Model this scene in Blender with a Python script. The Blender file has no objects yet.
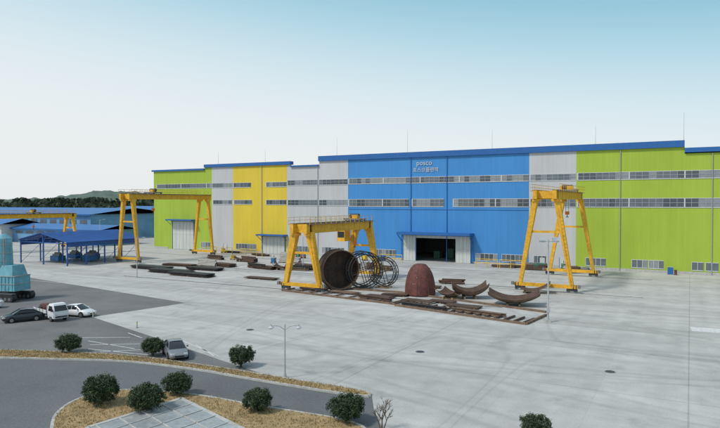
import bpy, bmesh, math, random
from mathutils import Vector, Matrix, Euler, noise
from mathutils.geometry import tessellate_polygon
random.seed(7)
S=bpy.context.scene
# ------------------------------------------------------------ camera
FPX=606.0; PITCH=math.atan(11/606.0); YAW=math.radians(28.6); H=14.0
cd=bpy.data.cameras.new("camera"); cam=bpy.data.objects.new("camera",cd); S.collection.objects.link(cam)
cd.sensor_width=36; cd.lens=FPX/720*36; cd.clip_end=9000; cd.clip_start=0.1
cam.location=(0,0,H); cam.rotation_euler=(math.pi/2-PITCH,0,YAW); S.camera=cam
R=Euler((math.pi/2-PITCH,0,YAW)).to_matrix()
def G(px,py,z=0.0):
    """survey point: ground position (metres) read off the site photo"""
    d=R@Vector(((px-360)/FPX,(214-py)/FPX,-1)); s=(z-H)/d.z
    return Vector((d.x*s,d.y*s,z))
def FX(px,Y=135.0):
    d=R@Vector(((px-360)/FPX,0,-1)); return d.x/d.y*Y
# ------------------------------------------------------------ materials
M={}
def nd(nt,t,**k):
    n=nt.nodes.new(t)
    for a,b in k.items(): setattr(n,a,b)
    return n
def mat(name,col,rough=0.7,metal=0.0,var=0.25,scale=1.5,bump=0.0,stretch=(1,1,1),col2=None,detail=6,spec=0.4,fine=0):
    m=bpy.data.materials.new(name); m.use_nodes=True; nt=m.node_tree; L=nt.links
    b=nt.nodes["Principled BSDF"]; b.inputs["Roughness"].default_value=rough; b.inputs["Metallic"].default_value=metal
    b.inputs["Specular IOR Level"].default_value=spec
    tc=nd(nt,"ShaderNodeTexCoord"); mp=nd(nt,"ShaderNodeMapping"); mp.inputs["Scale"].default_value=stretch
    L.new(tc.outputs["Object"],mp.inputs["Vector"])
    n=nd(nt,"ShaderNodeTexNoise"); n.inputs["Scale"].default_value=scale; n.inputs["Detail"].default_value=detail; n.inputs["Roughness"].default_value=0.62
    L.new(mp.outputs[0],n.inputs["Vector"])
    r=nd(nt,"ShaderNodeValToRGB"); r.color_ramp.elements[0].position=0.3; r.color_ramp.elements[1].position=0.7
    c=Vector(col)
    a=c*(1-var) if col2 is None else Vector(col2)
    z=c*(1+var*0.5) if col2 is None else c
    r.color_ramp.elements[0].color=(*a,1); r.color_ramp.elements[1].color=(*[min(1,v) for v in z],1)
    L.new(n.outputs["Fac"],r.inputs[0]); out=r.outputs[0]
    if fine:
        n2=nd(nt,"ShaderNodeTexNoise"); n2.inputs["Scale"].default_value=fine; n2.inputs["Detail"].default_value=4
        L.new(tc.outputs["Object"],n2.inputs["Vector"])
        mr=nd(nt,"ShaderNodeMapRange"); mr.inputs[1].default_value=.3; mr.inputs[2].default_value=.7; mr.inputs[3].default_value=.8; mr.inputs[4].default_value=1.12
        L.new(n2.outputs["Fac"],mr.inputs[0])
        mx=nd(nt,"ShaderNodeVectorMath",operation='SCALE'); L.new(out,mx.inputs[0]); L.new(mr.outputs[0],mx.inputs["Scale"]); out=mx.outputs[0]
    L.new(out,b.inputs["Base Color"])
    if bump:
        bp=nd(nt,"ShaderNodeBump"); bp.inputs["Strength"].default_value=bump; bp.inputs["Distance"].default_value=0.05
        L.new(n.outputs["Fac"],bp.inputs["Height"]); L.new(bp.outputs[0],b.inputs["Normal"])
    M[name]=m; return m
def cladding(name,col):
    m=mat(name,col,rough=0.55,var=0.10,scale=0.12,stretch=(1,1,0.4)); nt=m.node_tree; L=nt.links; b=nt.nodes["Principled BSDF"]
    src=b.inputs["Base Color"].links[0].from_socket
    tc=nd(nt,"ShaderNodeTexCoord"); w=nd(nt,"ShaderNodeTexWave",wave_type='BANDS',bands_direction='X'); w.inputs["Scale"].default_value=1.1
    L.new(tc.outputs["Object"],w.inputs["Vector"])
    bp=nd(nt,"ShaderNodeBump"); bp.inputs["Strength"].default_value=0.15; bp.inputs["Distance"].default_value=0.05
    L.new(w.outputs["Fac"],bp.inputs["Height"]); L.new(bp.outputs[0],b.inputs["Normal"])
    mp=nd(nt,"ShaderNodeMapping"); mp.inputs["Scale"].default_value=(1.6,1,0.05); L.new(tc.outputs["Object"],mp.inputs["Vector"])
    n=nd(nt,"ShaderNodeTexNoise"); n.inputs["Scale"].default_value=1.0; n.inputs["Detail"].default_value=5; L.new(mp.outputs[0],n.inputs["Vector"])
    mr=nd(nt,"ShaderNodeMapRange"); mr.inputs[1].default_value=.3; mr.inputs[2].default_value=.7; mr.inputs[3].default_value=.93; mr.inputs[4].default_value=1.03
    L.new(n.outputs["Fac"],mr.inputs[0])
    mx=nd(nt,"ShaderNodeVectorMath",operation='SCALE'); L.new(src,mx.inputs[0]); L.new(mr.outputs[0],mx.inputs["Scale"]); L.new(mx.outputs[0],b.inputs["Base Color"])
    return m
cladding("clad_green",(0.37,0.50,0.05)); cladding("clad_blue",(0.055,0.26,0.60)); cladding("clad_yellow",(0.74,0.55,0.05))
cladding("clad_white",(0.55,0.55,0.56))
mat("trim_blue",(0.025,0.13,0.38),0.45,var=0.1); mat("roof_blue",(0.05,0.17,0.42),0.5,var=0.2,scale=0.3)
mat("frame_white",(0.60,0.61,0.62),0.5,var=0.1); mat("frame_gray",(0.36,0.38,0.40),0.5,var=0.1); mat("door_white",(0.58,0.60,0.57),0.5,var=0.15,scale=0.6,stretch=(3,1,.3))
mat("glass_dark",(0.08,0.10,0.12),0.15,var=0.4,scale=.4,spec=0.6); mat("glass_mid",(0.15,0.18,0.20),0.2,var=0.3,scale=.4); mat("glass_light",(0.27,0.30,0.32),0.3,var=0.2,scale=.4)
mat("crane_yellow",(0.80,0.43,0.03),0.5,var=0.22,scale=0.8,fine=3); mat("crane_dark",(0.05,0.05,0.055),0.5); mat("steel_gray",(0.22,0.23,0.24),0.5,0.4,scale=2)
mat("rust",(0.13,0.08,0.055),0.85,0.1,var=0.5,scale=1.3,bump=.3,col2=(0.06,0.042,0.036)); mat("rust_light",(0.25,0.17,0.12),0.85,0.1,scale=1.6,col2=(0.12,0.085,0.065),bump=.3)
mat("steel_black",(0.05,0.049,0.05),0.6,0.3,var=.4); mat("red_primer",(0.20,0.06,0.05),0.75,var=.4,scale=1.6,col2=(0.08,0.035,0.032),fine=5)
mat("pale_steel",(0.42,0.40,0.37),0.6,0.2,scale=1.2); mat("wood",(0.30,0.20,0.11),0.8,scale=4)
mat("grass_dry",(0.46,0.32,0.165),0.95,scale=.8,col2=(0.27,0.20,0.10),bump=.5,fine=9); mat("blade_dry",(0.50,0.36,0.18),0.9,scale=.7,col2=(0.30,0.24,0.11))
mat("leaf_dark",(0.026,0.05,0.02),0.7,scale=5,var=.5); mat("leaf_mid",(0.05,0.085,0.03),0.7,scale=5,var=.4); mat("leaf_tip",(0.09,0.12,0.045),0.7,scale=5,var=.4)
mat("bark",(0.11,0.08,0.055),0.9,scale=6); mat("forest",(0.065,0.09,0.055),0.95,scale=.15,var=.5)
mat("hill",(0.105,0.145,0.115),1,scale=.02,var=.4,detail=9); mat("earth",(0.20,0.19,0.13),0.95,scale=.01,var=.4)
mat("paint_white_line",(0.68,0.68,0.66),0.8,scale=3,var=.35); mat("kerb_concrete",(0.48,0.47,0.44),0.85,scale=2,var=.25)
mat("car_white",(0.72,0.73,0.74),0.25,var=.03,spec=.5); mat("car_silver",(0.30,0.31,0.33),0.3,.5,var=.05); mat("car_dark",(0.03,0.035,0.042),0.22,var=.1,spec=.6); mat("tire",(0.02,0.02,0.02),0.85); mat("hub",(0.4,0.4,0.42),0.35,0.7)
mat("car_glass",(0.02,0.025,0.03),0.08,spec=.7); mat("lamp_red",(0.35,0.01,0.01),0.3); mat("lamp_clear",(0.7,0.7,0.7),0.2)
mat("teal",(0.16,0.40,0.48),0.55,var=.3,scale=1); mat("shed_blue",(0.03,0.11,0.34),0.5,var=.2,scale=.5); mat("pole_gray",(0.5,0.51,0.52),0.45,0.3); mat("rail_yellow",(0.75,0.5,0.03),0.5)
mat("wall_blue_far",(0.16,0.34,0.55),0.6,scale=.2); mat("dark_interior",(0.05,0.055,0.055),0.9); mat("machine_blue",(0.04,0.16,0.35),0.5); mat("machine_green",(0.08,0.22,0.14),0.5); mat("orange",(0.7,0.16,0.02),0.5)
mat("skylight_panel",(0.36,0.38,0.38),0.4,var=.22,scale=.5,spec=.5,fine=3)

def concrete():
    m=mat("concrete",(0.545,0.53,0.50),0.85,var=.13,scale=.035,detail=9); nt=m.node_tree; L=nt.links; b=nt.nodes["Principled BSDF"]
    src=b.inputs["Base Color"].links[0].from_socket
    tc=nd(nt,"ShaderNodeTexCoord")
    def mul(src,fac):
        mx=nd(nt,"ShaderNodeVectorMath",operation='SCALE'); L.new(src,mx.inputs[0]); L.new(fac,mx.inputs["Scale"]); return mx.outputs[0]
    def rng(f,a,b_,c,d):
        mr=nd(nt,"ShaderNodeMapRange"); 
        for i,v in enumerate((a,b_,c,d)): mr.inputs[i+1].default_value=v
        L.new(f,mr.inputs[0]); return mr.outputs[0]
    o=src
    for size,mort,mc,c2 in ((6.0,.025,.88,.955),(24.0,.07,.80,.965)):
        br=nd(nt,"ShaderNodeTexBrick",offset=0.0); br.inputs["Scale"].default_value=1.0; br.inputs["Brick Width"].default_value=size; br.inputs["Row Height"].default_value=size
        br.inputs["Mortar Size"].default_value=mort; br.inputs["Color1"].default_value=(1,1,1,1); br.inputs["Color2"].default_value=(c2,c2,c2,1); br.inputs["Mortar"].default_value=(mc,mc,mc,1); br.inputs["Mortar Smooth"].default_value=.3
        L.new(tc.outputs["Object"],br.inputs["Vector"])
        sep=nd(nt,"ShaderNodeSeparateColor"); L.new(br.outputs["Color"],sep.inputs[0]); o=mul(o,sep.outputs[0])
    for sc,st,a,c in ((0.6,(1,1,1),.92,1.04),(0.12,(.25,2.2,1),.86,1.04),(0.25,(2.2,.12,1),.93,1.02),(7,(1,1,1),.94,1.04)):
        mp=nd(nt,"ShaderNodeMapping"); mp.inputs["Scale"].default_value=st; mp.inputs["Rotation"].default_value=(0,0,.12*sc); L.new(tc.outputs["Object"],mp.inputs["Vector"])
        n=nd(nt,"ShaderNodeTexNoise"); n.inputs["Scale"].default_value=sc; n.inputs["Detail"].default_value=7; L.new(mp.outputs[0],n.inputs["Vector"])
        o=mul(o,rng(n.outputs["Fac"],.35,.65,a,c))
    # stains
    for sc,a,z,k in ((.22,.57,.70,.78),(.9,.64,.74,.80)):
        n=nd(nt,"ShaderNodeTexNoise"); n.inputs["Scale"].default_value=sc; n.inputs["Detail"].default_value=8; n.inputs["Roughness"].default_value=.7; L.new(tc.outputs["Object"],n.inputs["Vector"])
        o=mul(o,rng(n.outputs["Fac"],a,z,1.0,k))
    # wandering tyre tracks: thin iso-lines of very low noise
    for sc,st,off in ((.035,(.5,1.6,1),0),(.03,(.4,1.5,1),40),(.05,(1.5,.5,1),90)):
        mp=nd(nt,"ShaderNodeMapping"); mp.inputs["Scale"].default_value=st; mp.inputs["Location"].default_value=(off,off,0); L.new(tc.outputs["Object"],mp.inputs["Vector"])
        n=nd(nt,"ShaderNodeTexNoise"); n.inputs["Scale"].default_value=sc; n.inputs["Detail"].default_value=0; L.new(mp.outputs[0],n.inputs["Vector"])
        s=nd(nt,"ShaderNodeMath",operation='SUBTRACT'); s.inputs[1].default_value=.5; L.new(n.outputs["Fac"],s.inputs[0])
        ab=nd(nt,"ShaderNodeMath",operation='ABSOLUTE'); L.new(s.outputs[0],ab.inputs[0])
        s2=nd(nt,"ShaderNodeMath",operation='SUBTRACT'); s2.inputs[1].default_value=.022; L.new(ab.outputs[0],s2.inputs[0])
        a2=nd(nt,"ShaderNodeMath",operation='ABSOLUTE'); L.new(s2.outputs[0],a2.inputs[0])
        o=mul(o,rng(a2.outputs[0],.002,.009,.90,1.0))
    L.new(o,b.inputs["Base Color"])
concrete()
def asphalt(name,col,patch):
    m=mat(name,col,0.9,var=patch,scale=.12,detail=9,fine=6)
asphalt("asphalt",(0.185,0.183,0.18),.3); asphalt("asphalt_road",(0.155,0.157,0.16),.25)
# ------------------------------------------------------------ mesh builder
class MB:
    def __init__(s): s.v=[]; s.f=[]; s.m=[]; s.ms=[]; s.sm=[]; s.T=Matrix.Identity(4)
    def mi(s,n):
        if n not in s.ms: s.ms.append(n)
        return s.ms.index(n)
    def add(s,vs,fs,m,smooth=False):
        o=len(s.v); s.v+= [s.T@Vector(v) for v in vs]; k=s.mi(m)
        for f in fs: s.f.append([i+o for i in f]); s.m.append(k); s.sm.append(smooth)
    def box(s,c,d,m,rz=0.0):
        x,y,z=[q/2 for q in d]; r=Matrix.Rotation(rz,3,'Z'); c=Vector(c)
        vs=[c+r@Vector(p) for p in ((-x,-y,-z),(x,-y,-z),(x,y,-z),(-x,y,-z),(-x,-y,z),(x,-y,z),(x,y,z),(-x,y,z))]
        s.add(vs,[(0,3,2,1),(4,5,6,7),(0,1,5,4),(1,2,6,5),(2,3,7,6),(3,0,4,7)],m)
    def b2(s,x0,x1,y0,y1,z0,z1,m): s.box(((x0+x1)/2,(y0+y1)/2,(z0+z1)/2),(x1-x0,y1-y0,z1-z0),m)
    def beam(s,p,q,w,h,m,w1=None,h1=None,up=(0,0,1)):
        p=Vector(p);q=Vector(q);d=(q-p).normalized(); up=Vector(up)
        if abs(d.dot(up))>.98: up=Vector((0,1,0))
        a=d.cross(up).normalized(); b=a.cross(d).normalized(); w1=w1 or w; h1=h1 or h
        vs=[p-a*w/2-b*h/2,p+a*w/2-b*h/2,p+a*w/2+b*h/2,p-a*w/2+b*h/2,q-a*w1/2-b*h1/2,q+a*w1/2-b*h1/2,q+a*w1/2+b*h1/2,q-a*w1/2+b*h1/2]
        s.add(vs,[(0,3,2,1),(4,5,6,7),(0,1,5,4),(1,2,6,5),(2,3,7,6),(3,0,4,7)],m)
    def cyl(s,p,q,r,m,r1=None,n=10,caps=True,smooth=True):
        p=Vector(p);q=Vector(q);d=(q-p).normalized(); r1=r if r1 is None else r1
        up=Vector((0,0,1)) if abs(d.z)<.95 else Vector((0,1,0)); a=d.cross(up).normalized(); b=a.cross(d)
        vs=[]
        for k in range(n):
            t=2*math.pi*k/n; u=a*math.cos(t)+b*math.sin(t); vs+= [p+u*r,q+u*r1]
        s.add(vs,[(2*k,2*((k+1)%n),2*((k+1)%n)+1,2*k+1) for k in range(n)],m,smooth)
        if caps: 
            s.add(vs,[[2*k for k in range(n)][::-1],[2*k+1 for k in range(n)]],m)
    def grid(s,pts,m,smooth=True,closed=False):
        nu=len(pts); nv=len(pts[0]); vs=[p for r in pts for p in r]; fs=[]
        for i in range(nu-1):
            for j in range(nv-(0 if closed else 1)):
                j2=(j+1)%nv; fs.append((i*nv+j,i*nv+j2,(i+1)*nv+j2,(i+1)*nv+j))
        s.add(vs,fs,m,smooth)
    def loft(s,secs,m,smooth=False):
        s.grid(secs,m,smooth,True); n=len(secs[0]); s.add(secs[0],[list(range(n))[::-1]],m); s.add(secs[-1],[list(range(n))],m)
    def poly(s,pts,z,m):
        pts=[Vector((p[0],p[1],z)) for p in pts]; t=tessellate_polygon([pts]); 
        fs=[]
        for a,b,c in t:
            n=(pts[b]-pts[a]).cross(pts[c]-pts[a]); fs.append((a,b,c) if n.z>0 else (a,c,b))
        s.add(pts,fs,m)
    def build(s,name,parent=None,loc=None,rz=0):
        me=bpy.data.meshes.new(name); me.from_pydata([tuple(v) for v in s.v],[],s.f)
        for n in s.ms: me.materials.append(M[n])
        me.polygons.foreach_set("material_index",s.m); me.polygons.foreach_set("use_smooth",s.sm); me.update()
        o=bpy.data.objects.new(name,me); S.collection.objects.link(o)
        if parent: o.parent=parent
        if loc is not None: o.location=loc
        o.rotation_euler[2]=rz
        return o
def empty(name,loc=(0,0,0)):
    o=bpy.data.objects.new(name,None); S.collection.objects.link(o); o.location=loc; return o
def at(o,me_name,loc,rz=0,sc=1):
    n=bpy.data.objects.new(me_name,o.data); S.collection.objects.link(n); n.location=loc; n.rotation_euler[2]=rz; n.scale=(sc,)*3; return n
# ------------------------------------------------------------ ground
b=MB(); b.add([(-5000,-3000,0),(4000,-3000,0),(4000,6000,0),(-5000,6000,0)],[(0,1,2,3)],"earth"); b.build("ground")
b=MB(); b.add([(-420,-60,.004),(220,-60,.004),(220,230,.004),(-420,230,.004)],[(0,1,2,3)],"concrete"); b.build("concrete_yard")
def spline(pts,n=5):
    out=[]; P=[Vector(p) for p in pts]
    for i in range(len(P)-1):
        p0=P[max(i-1,0)];p1=P[i];p2=P[i+1];p3=P[min(i+2,len(P)-1)]
        for k in range(n):
            t=k/n; out.append(.5*((2*p1)+(p2-p0)*t+(2*p0-5*p1+4*p2-p3)*t*t+(3*p1-p0-3*p2+p3)*t**3))
    out.append(P[-1]); return out
med_top=spline([G(*p) for p in ((-140,349),(-60,350),(0,351),(60,353),(130,357),(200,366),(240,372),(300,382),(345,389),(370,394.5))])
med_bot=spline([G(*p) for p in ((-140,358),(-60,358),(0,358.5),(60,360),(130,362.5),(200,371),(240,378),(300,388),(345,395),(369,397.5))])
isl=spline([G(*p) for p in ((20,560),(48,470),(52,428),(58,414),(75,402),(103,393.5),(140,391.5),(200,397),(250,406),(300,414),(345,422),(368,434),(380,470),(380,560))])
park=[G(*p) for p in ((-260,262),(-60,268),(25,277),(100,289),(186,303),(140,310),(92,317),(150,336),(229,363))]
b=MB(); b.poly(park+[p for p in reversed(med_top)][12:],.008,"asphalt"); b.build("parking_lot")
roadR=[G(372,397),G(374,410),G(385,434),G(395,470),G(400,600)]
b=MB(); b.poly(list(med_bot)+roadR+[G(-500,600),G(-400,420),G(-200,380)],.009,"asphalt_road"); b.build("road")
def raised(pts,name,kname,h=.13):
    b=MB(); b.poly(pts,h,"grass_dry"); b.build(name)
    k=MB(); n=len(pts)
    for i in range(n):
        p,q=pts[i],pts[(i+1)%n]; d=(q-p)
        if d.length<.01: continue
        d=d.normalized()*.004
        k.beam(Vector((p.x,p.y,.075))-d,Vector((q.x,q.y,.075))+d,.2,.15,"kerb_concrete")
    k.build(kname)
raised(med_top+list(reversed(med_bot)),"grass_verge","kerb")
raised(isl,"grass_island","kerb")
b=MB(); c=G(181,401.5); ctr=[G(88,431),c,G(246,434),G(330,520),G(20,520)]
b.poly(ctr,.22,"skylight_panel")
for i in range(5):
    p,q=ctr[i],ctr[(i+1)%5]; b.beam(Vector((p.x,p.y,.13)),Vector((q.x,q.y,.13)),.3,.24,"kerb_concrete")
A=ctr[0]-c; B=ctr[2]-c
def inside(p):
    s=False; n=5
    for i in range(n):
        a,d=ctr[i],ctr[(i+1)%n]
        if (a.y>p.y)!=(d.y>p.y) and p.x<(d.x-a.x)*(p.y-a.y)/(d.y-a.y)+a.x: s=not s
    return s
def bar(o,d,L):
    n=int(L/.25); run=None
    for k in range(n+1):
        p=o+d*(k*.25)
        if inside(p):
            if run is None: run=p
            last=p
        elif run is not None: break
    if run is not None and (last-run).length>.5: b.beam(Vector((run.x,run.y,.24)),Vector((last.x,last.y,.24)),.07,.06,"kerb_concrete")
ua,ub=A.normalized(),B.normalized()
for k in range(1,14):
    bar(c+ua*(k*1.6)+ub*.02,ub,30); bar(c+ub*(k*1.6)+ua*.02,ua,30)
b.build("glazed_skylight")
b=MB()
def line(p,q,w=.12,z=.013,m="paint_white_line"):
    p=Vector(p);q=Vector(q);d=(q-p).normalized();a=Vector((-d.y,d.x,0))*w/2
    b.add([(v.x,v.y,z) for v in (p-a,q-a,q+a,p+a)],[(0,1,2,3)],m)
for (x0,y0,x1,y1) in ((88,349,148,355),(88,341,135,349),(74,338,130,337.5),(90,345,140,344),(100,352,158,349),(196,345,214,356),(176,338,218,356),(128,333,142,338)):
    line(G(x0,y0),G(x1,y1),.12)
line(G(691,329),G(790,336),2.4); line(G(-100,268),G(60,283),.15)
b.build("road_markings")
# manhole covers and drain channel
for (px,py) in ((420,352),(610,372),(250,330),(330,405)):
    b=MB(); b.cyl((0,0,.005),(0,0,.03),.42,"steel_gray",n=20); b.cyl((0,0,.03),(0,0,.034),.34,"steel_black",n=20)
    for k in range(5): b.box((-.2+k*.1,0,.037),(.03,.4,.006),"steel_gray")
    p=G(px,py); b.build("manhole_cover",loc=(p.x,p.y,.005))
b=MB()
def tufts(pts,n):
    t=tessellate_polygon([pts]); tri=[(pts[i],pts[j],pts[k]) for i,j,k in t]
    ar=[((q-p).cross(r-p)).length for p,q,r in tri]
    for _ in range(n):
        p,q,r=random.choices(tri,ar)[0]; u,v=random.random(),random.random()
        if u+v>1: u,v=1-u,1-v
        c=p+(q-p)*u+(r-p)*v
        if c.length>110 or (inside(c)): continue
        for k in range(3):
            a=random.random()*6.28; h=random.uniform(.05,.17); w=.03
            base=Vector((c.x+random.uniform(-.1,.1),c.y+random.uniform(-.1,.1),.12))
            b.add([base+Vector((w*math.cos(a),w*math.sin(a),0)),base-Vector((w*math.cos(a),w*math.sin(a),0)),base+Vector((random.uniform(-.1,.1),random.uniform(-.1,.1),h))],[(0,1,2)],"blade_dry")
tufts(med_top+list(reversed(med_bot)),6000)
tufts(list(isl),8000)
b.build("dry_grass")
# ------------------------------------------------------------ factory
F=empty("factory_building",(0,0,0)); Y=135.0
secs=[(154,212,"clad_green"),(212,233,"clad_white"),(233,287,"clad_yellow"),(287,348,"clad_white"),(348,529,"clad_blue"),(529,576,"clad_white"),(576,None,"clad_green")]
xL=FX(154); xR=75.0
w=MB(); tr=MB()
rA0,rA1=FX(205),FX(291); rB0,rB1=FX(319),FX(684)
def eave(x):
    if rA0<=x<=rA1: return 24.4
    if rB0<=x<=rB1: return 25.0
    return 23.7
D0,D1=FX(416),FX(456); DH=6.2
cuts=sorted([FX(s[0]) for s in secs]+[rA0,rA1,rB0,rB1,xR,D0,D1])
for x0,x1 in zip(cuts,cuts[1:]):
    xm=(x0+x1)/2
    mname=[s[2] for s in secs if FX(s[0])<=xm][-1]
    zb=DH if D0<xm<D1 else 0.0
    w.b2(x0,x1,Y,Y+.25,zb,eave(xm),mname)
w.b2(xL,xL+.25,Y+.25,Y+70,0,23.7,"clad_green"); w.b2(xR-.25,xR,Y+.25,Y+70,0,23.7,"clad_green"); w.b2(xL,xR,Y+70,Y+70.25,0,23.7,"clad_white")
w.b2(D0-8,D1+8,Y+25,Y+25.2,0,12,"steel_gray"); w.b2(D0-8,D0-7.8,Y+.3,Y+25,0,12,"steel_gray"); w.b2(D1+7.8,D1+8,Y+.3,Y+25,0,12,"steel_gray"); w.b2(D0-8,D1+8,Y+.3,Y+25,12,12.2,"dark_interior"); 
for k in range(3): w.b2(D0+1+k*3,D0+2.6+k*3,Y+9+k*2,Y+11+k*2,0,1.8+.6*k,"machine_green")
w.build("walls",F)
def fascia(x0,x1,z0,z1,m="trim_blue",pr=.45): tr.b2(x0,x1,Y-pr,Y+1.2,z0,z1,m)
fascia(xL-.5,rA0-.003,23.7,24.2); fascia(rA0,rA1,24.4,25.3); fascia(rA1+.003,rB0-.003,23.7,24.1); fascia(rB0,rB1,25.0,26.3); fascia(rB1+.003,xR+.5,23.9,24.8)
for x0,x1 in ((xL,FX(168)),(FX(198),FX(262)),(FX(287),FX(404)),(FX(472),xR)): tr.b2(x0,x1,Y-.08,Y-.002,0,.55,"kerb_concrete")
nb=3; bw=70/nb
for i in range(nb):
    y0=Y+1.2+i*bw*.98; y1=y0+bw*.49; y2=y0+bw*.98
    tr.grid([[(xL,y0,23.9),(xR,y0,23.9)],[(xL,y1,25.3 if i else 24.4),(xR,y1,25.3 if i else 24.4)],[(xL,y2,23.9),(xR,y2,23.9)]],"roof_blue",False)
for px in (262,318,411,447,620,712):
    x=FX(px); tr.b2(x-.06,x+.06,Y-.25,Y-.14,0,eave(x)-.02,"trim_blue" if 348<px<529 else "frame_gray")
x=30
while x<xR: tr.b2(x-.07,x+.07,Y-.25,Y-.14,0,23.7,"frame_gray"); x+=14
tr.b2(FX(348)+.2,FX(529)-.2,Y-.14,Y-.03,12.45,12.6,"clad_blue")
tr.build("roof_and_trim",F)
wn=MB()
def band(x0,x1,z0,z1,pane=1.25,rows=1,light=.35,fr="frame_gray",post=0):
    wn.b2(x0,x1,Y-.10,Y-.02,z0-.14,z0,"frame_white"); wn.b2(x0,x1,Y-.10,Y-.02,z1,z1+.10,"frame_white")
    n=max(1,int(round((x1-x0)/pane))); d=(x1-x0)/n; run=0; cur="glass_mid"
    for i in range(n):
        a=x0+i*d
        wd=.22 if (post and i%post==0) else .08
        wn.b2(a,a+wd,Y-.13,Y-.015,z0,z1,"frame_white" if wd>.1 else fr)
        if run<=0: cur=random.choices(["glass_dark","glass_mid","glass_light"],[.3,.45,light])[0]; run=random.randint(1,3)
        run-=1
        wn.b2(a+wd,a+d,Y-.06,Y-.01,z0,z1,cur)
    if rows>1: wn.b2(x0,x1,Y-.115,Y-.065,(z0+z1)/2-.04,(z0+z1)/2+.04,fr)
def seg(px0,px1,z0,z1,**k):
    band(FX(px0),FX(px1) if px1<=720 else xR-1,z0,z1,post=8,**k)
seg(157,251,18.5,19.7); seg(266,286.7,18.5,19.7); seg(287.3,347.5,18.8,20.1,rows=2); seg(348.6,528.6,18.9,20.2,rows=2); seg(529.5,575.5,18.9,20.2,rows=2); seg(577,721,18.9,20.3,rows=2)
seg(213,232,13.7,14.8); seg(234,252,13.7,14.8); seg(266,286.5,13.6,14.8); seg(287.4,347.5,13.4,14.8,rows=2); seg(348.6,409,13.2,14.9,rows=2,light=.4); seg(412,444,13.2,14.9,rows=2,light=.4); seg(453,528.6,13.2,14.9,rows=2,light=.4);seg(529.6,575.5,13.2,14.9,rows=2); seg(577,721,13.2,14.9,rows=2,light=.4)
for a,c in ((201,210),(236,256),(296,314),(322,344),(372,396),(476,498),(502,524),(534,546),(586,606),(632,648),(649,664),(692,704),(706,719)):
    band(FX(a),FX(c),.9,2.4,pane=1.0,fr="frame_white")
x=12
while x<xR-8: band(x,x+5,.9,2.4,pane=1.0,fr="frame_white"); x+=9
wn.build("windows",F)
dr=MB()
def door(p0,p1,h,can,m="door_white",proj=2.2):
    x0,x1=FX(p0),FX(p1); n=6; d=(x1-x0)/n
    for i in range(n): dr.b2(x0+i*d+.03,x0+(i+1)*d-.03,Y-.16,Y-.02,.05,h,m)
    dr.b2(x0,x1,Y-.22,Y-.16,h*.55,h*.55+.12,"frame_white")
    dr.b2(x0-.15,x0-.003,Y-.25,Y-.02,0,h+.15,"trim_blue");dr.b2(x1+.003,x1+.15,Y-.25,Y-.02,0,h+.15,"trim_blue")
    dr.b2(x0-can,x1+can,Y-proj,Y-.02,h+.3,h+.7,"trim_blue")
    for xx in (x0-can*.7,x1+can*.7): dr.beam((xx,Y-proj+.2,h+.3),(xx,Y-.1,h-1),.1,.1,"trim_blue")
door(173,194,8.4,1.0); door(263,285,4.7,.9)
for a,c in ((404,416),(456,471)):
    x0,x1=FX(a),FX(c); n=4; d=(x1-x0)/n
    for i in range(n): dr.b2(x0+i*d+.02,x0+(i+1)*d-.02,Y-.3,Y-.15,.05,DH,"door_white")
    dr.b2(x0,x1,Y-.36,Y-.3,2.9,3.05,"frame_white")
dr.b2(FX(402),FX(474),Y-3.2,Y-.02,DH+.25,DH+.85,"trim_blue")
dr.b2(D0,D1,Y-.12,Y-.02,DH-.6,DH-.003,"door_white")
for a in (402.6,473): dr.beam((FX(a),Y-3,DH+.3),(FX(a),Y-.2,DH-1.6),.14,.14,"trim_blue"); dr.b2(FX(a)-.12,FX(a)+.12,Y-.5,Y-.37,0,DH+.25,"trim_blue")
for a in (224,540,560):
    x0=FX(a); dr.b2(x0,x0+1.1,Y-.12,Y-.02,.05,2.1,"door_white"); dr.b2(x0-.08,x0-.003,Y-.16,Y-.02,.05,2.2,"trim_blue")
dr.build("doors",F)
def text(body,x,z,size,ws=1.0):
    cu=bpy.data.curves.new("lettering","FONT"); cu.body=body; cu.size=size; cu.extrude=.03; cu.space_character=ws; o=bpy.data.objects.new("lettering",cu); S.collection.objects.link(o)
    o.location=(x,Y-.12,z); o.rotation_euler=(math.pi/2,0,0); o.parent=F; cu.materials.append(M["frame_white"])
text("posco",FX(416.5),23.1,1.6,1.05); text("포스코플랜텍",FX(413),21.5,1.2,1.0)
lr=MB()
for px,h in ((215,3),(262,3),(334,5),(405,6),(490,5),(594,4.5),(683,6)):
    x=FX(px); lr.cyl((x,Y+1.5,24),(x,Y+1.5,26+h),.05,"pole_gray",r1=.02,n=6)
for i in range(12): lr.b2(xL+12+i*17,xL+14+i*17,Y+14,Y+17,24,25.0,"pole_gray")
lr.build("roof_equipment",F)
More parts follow.
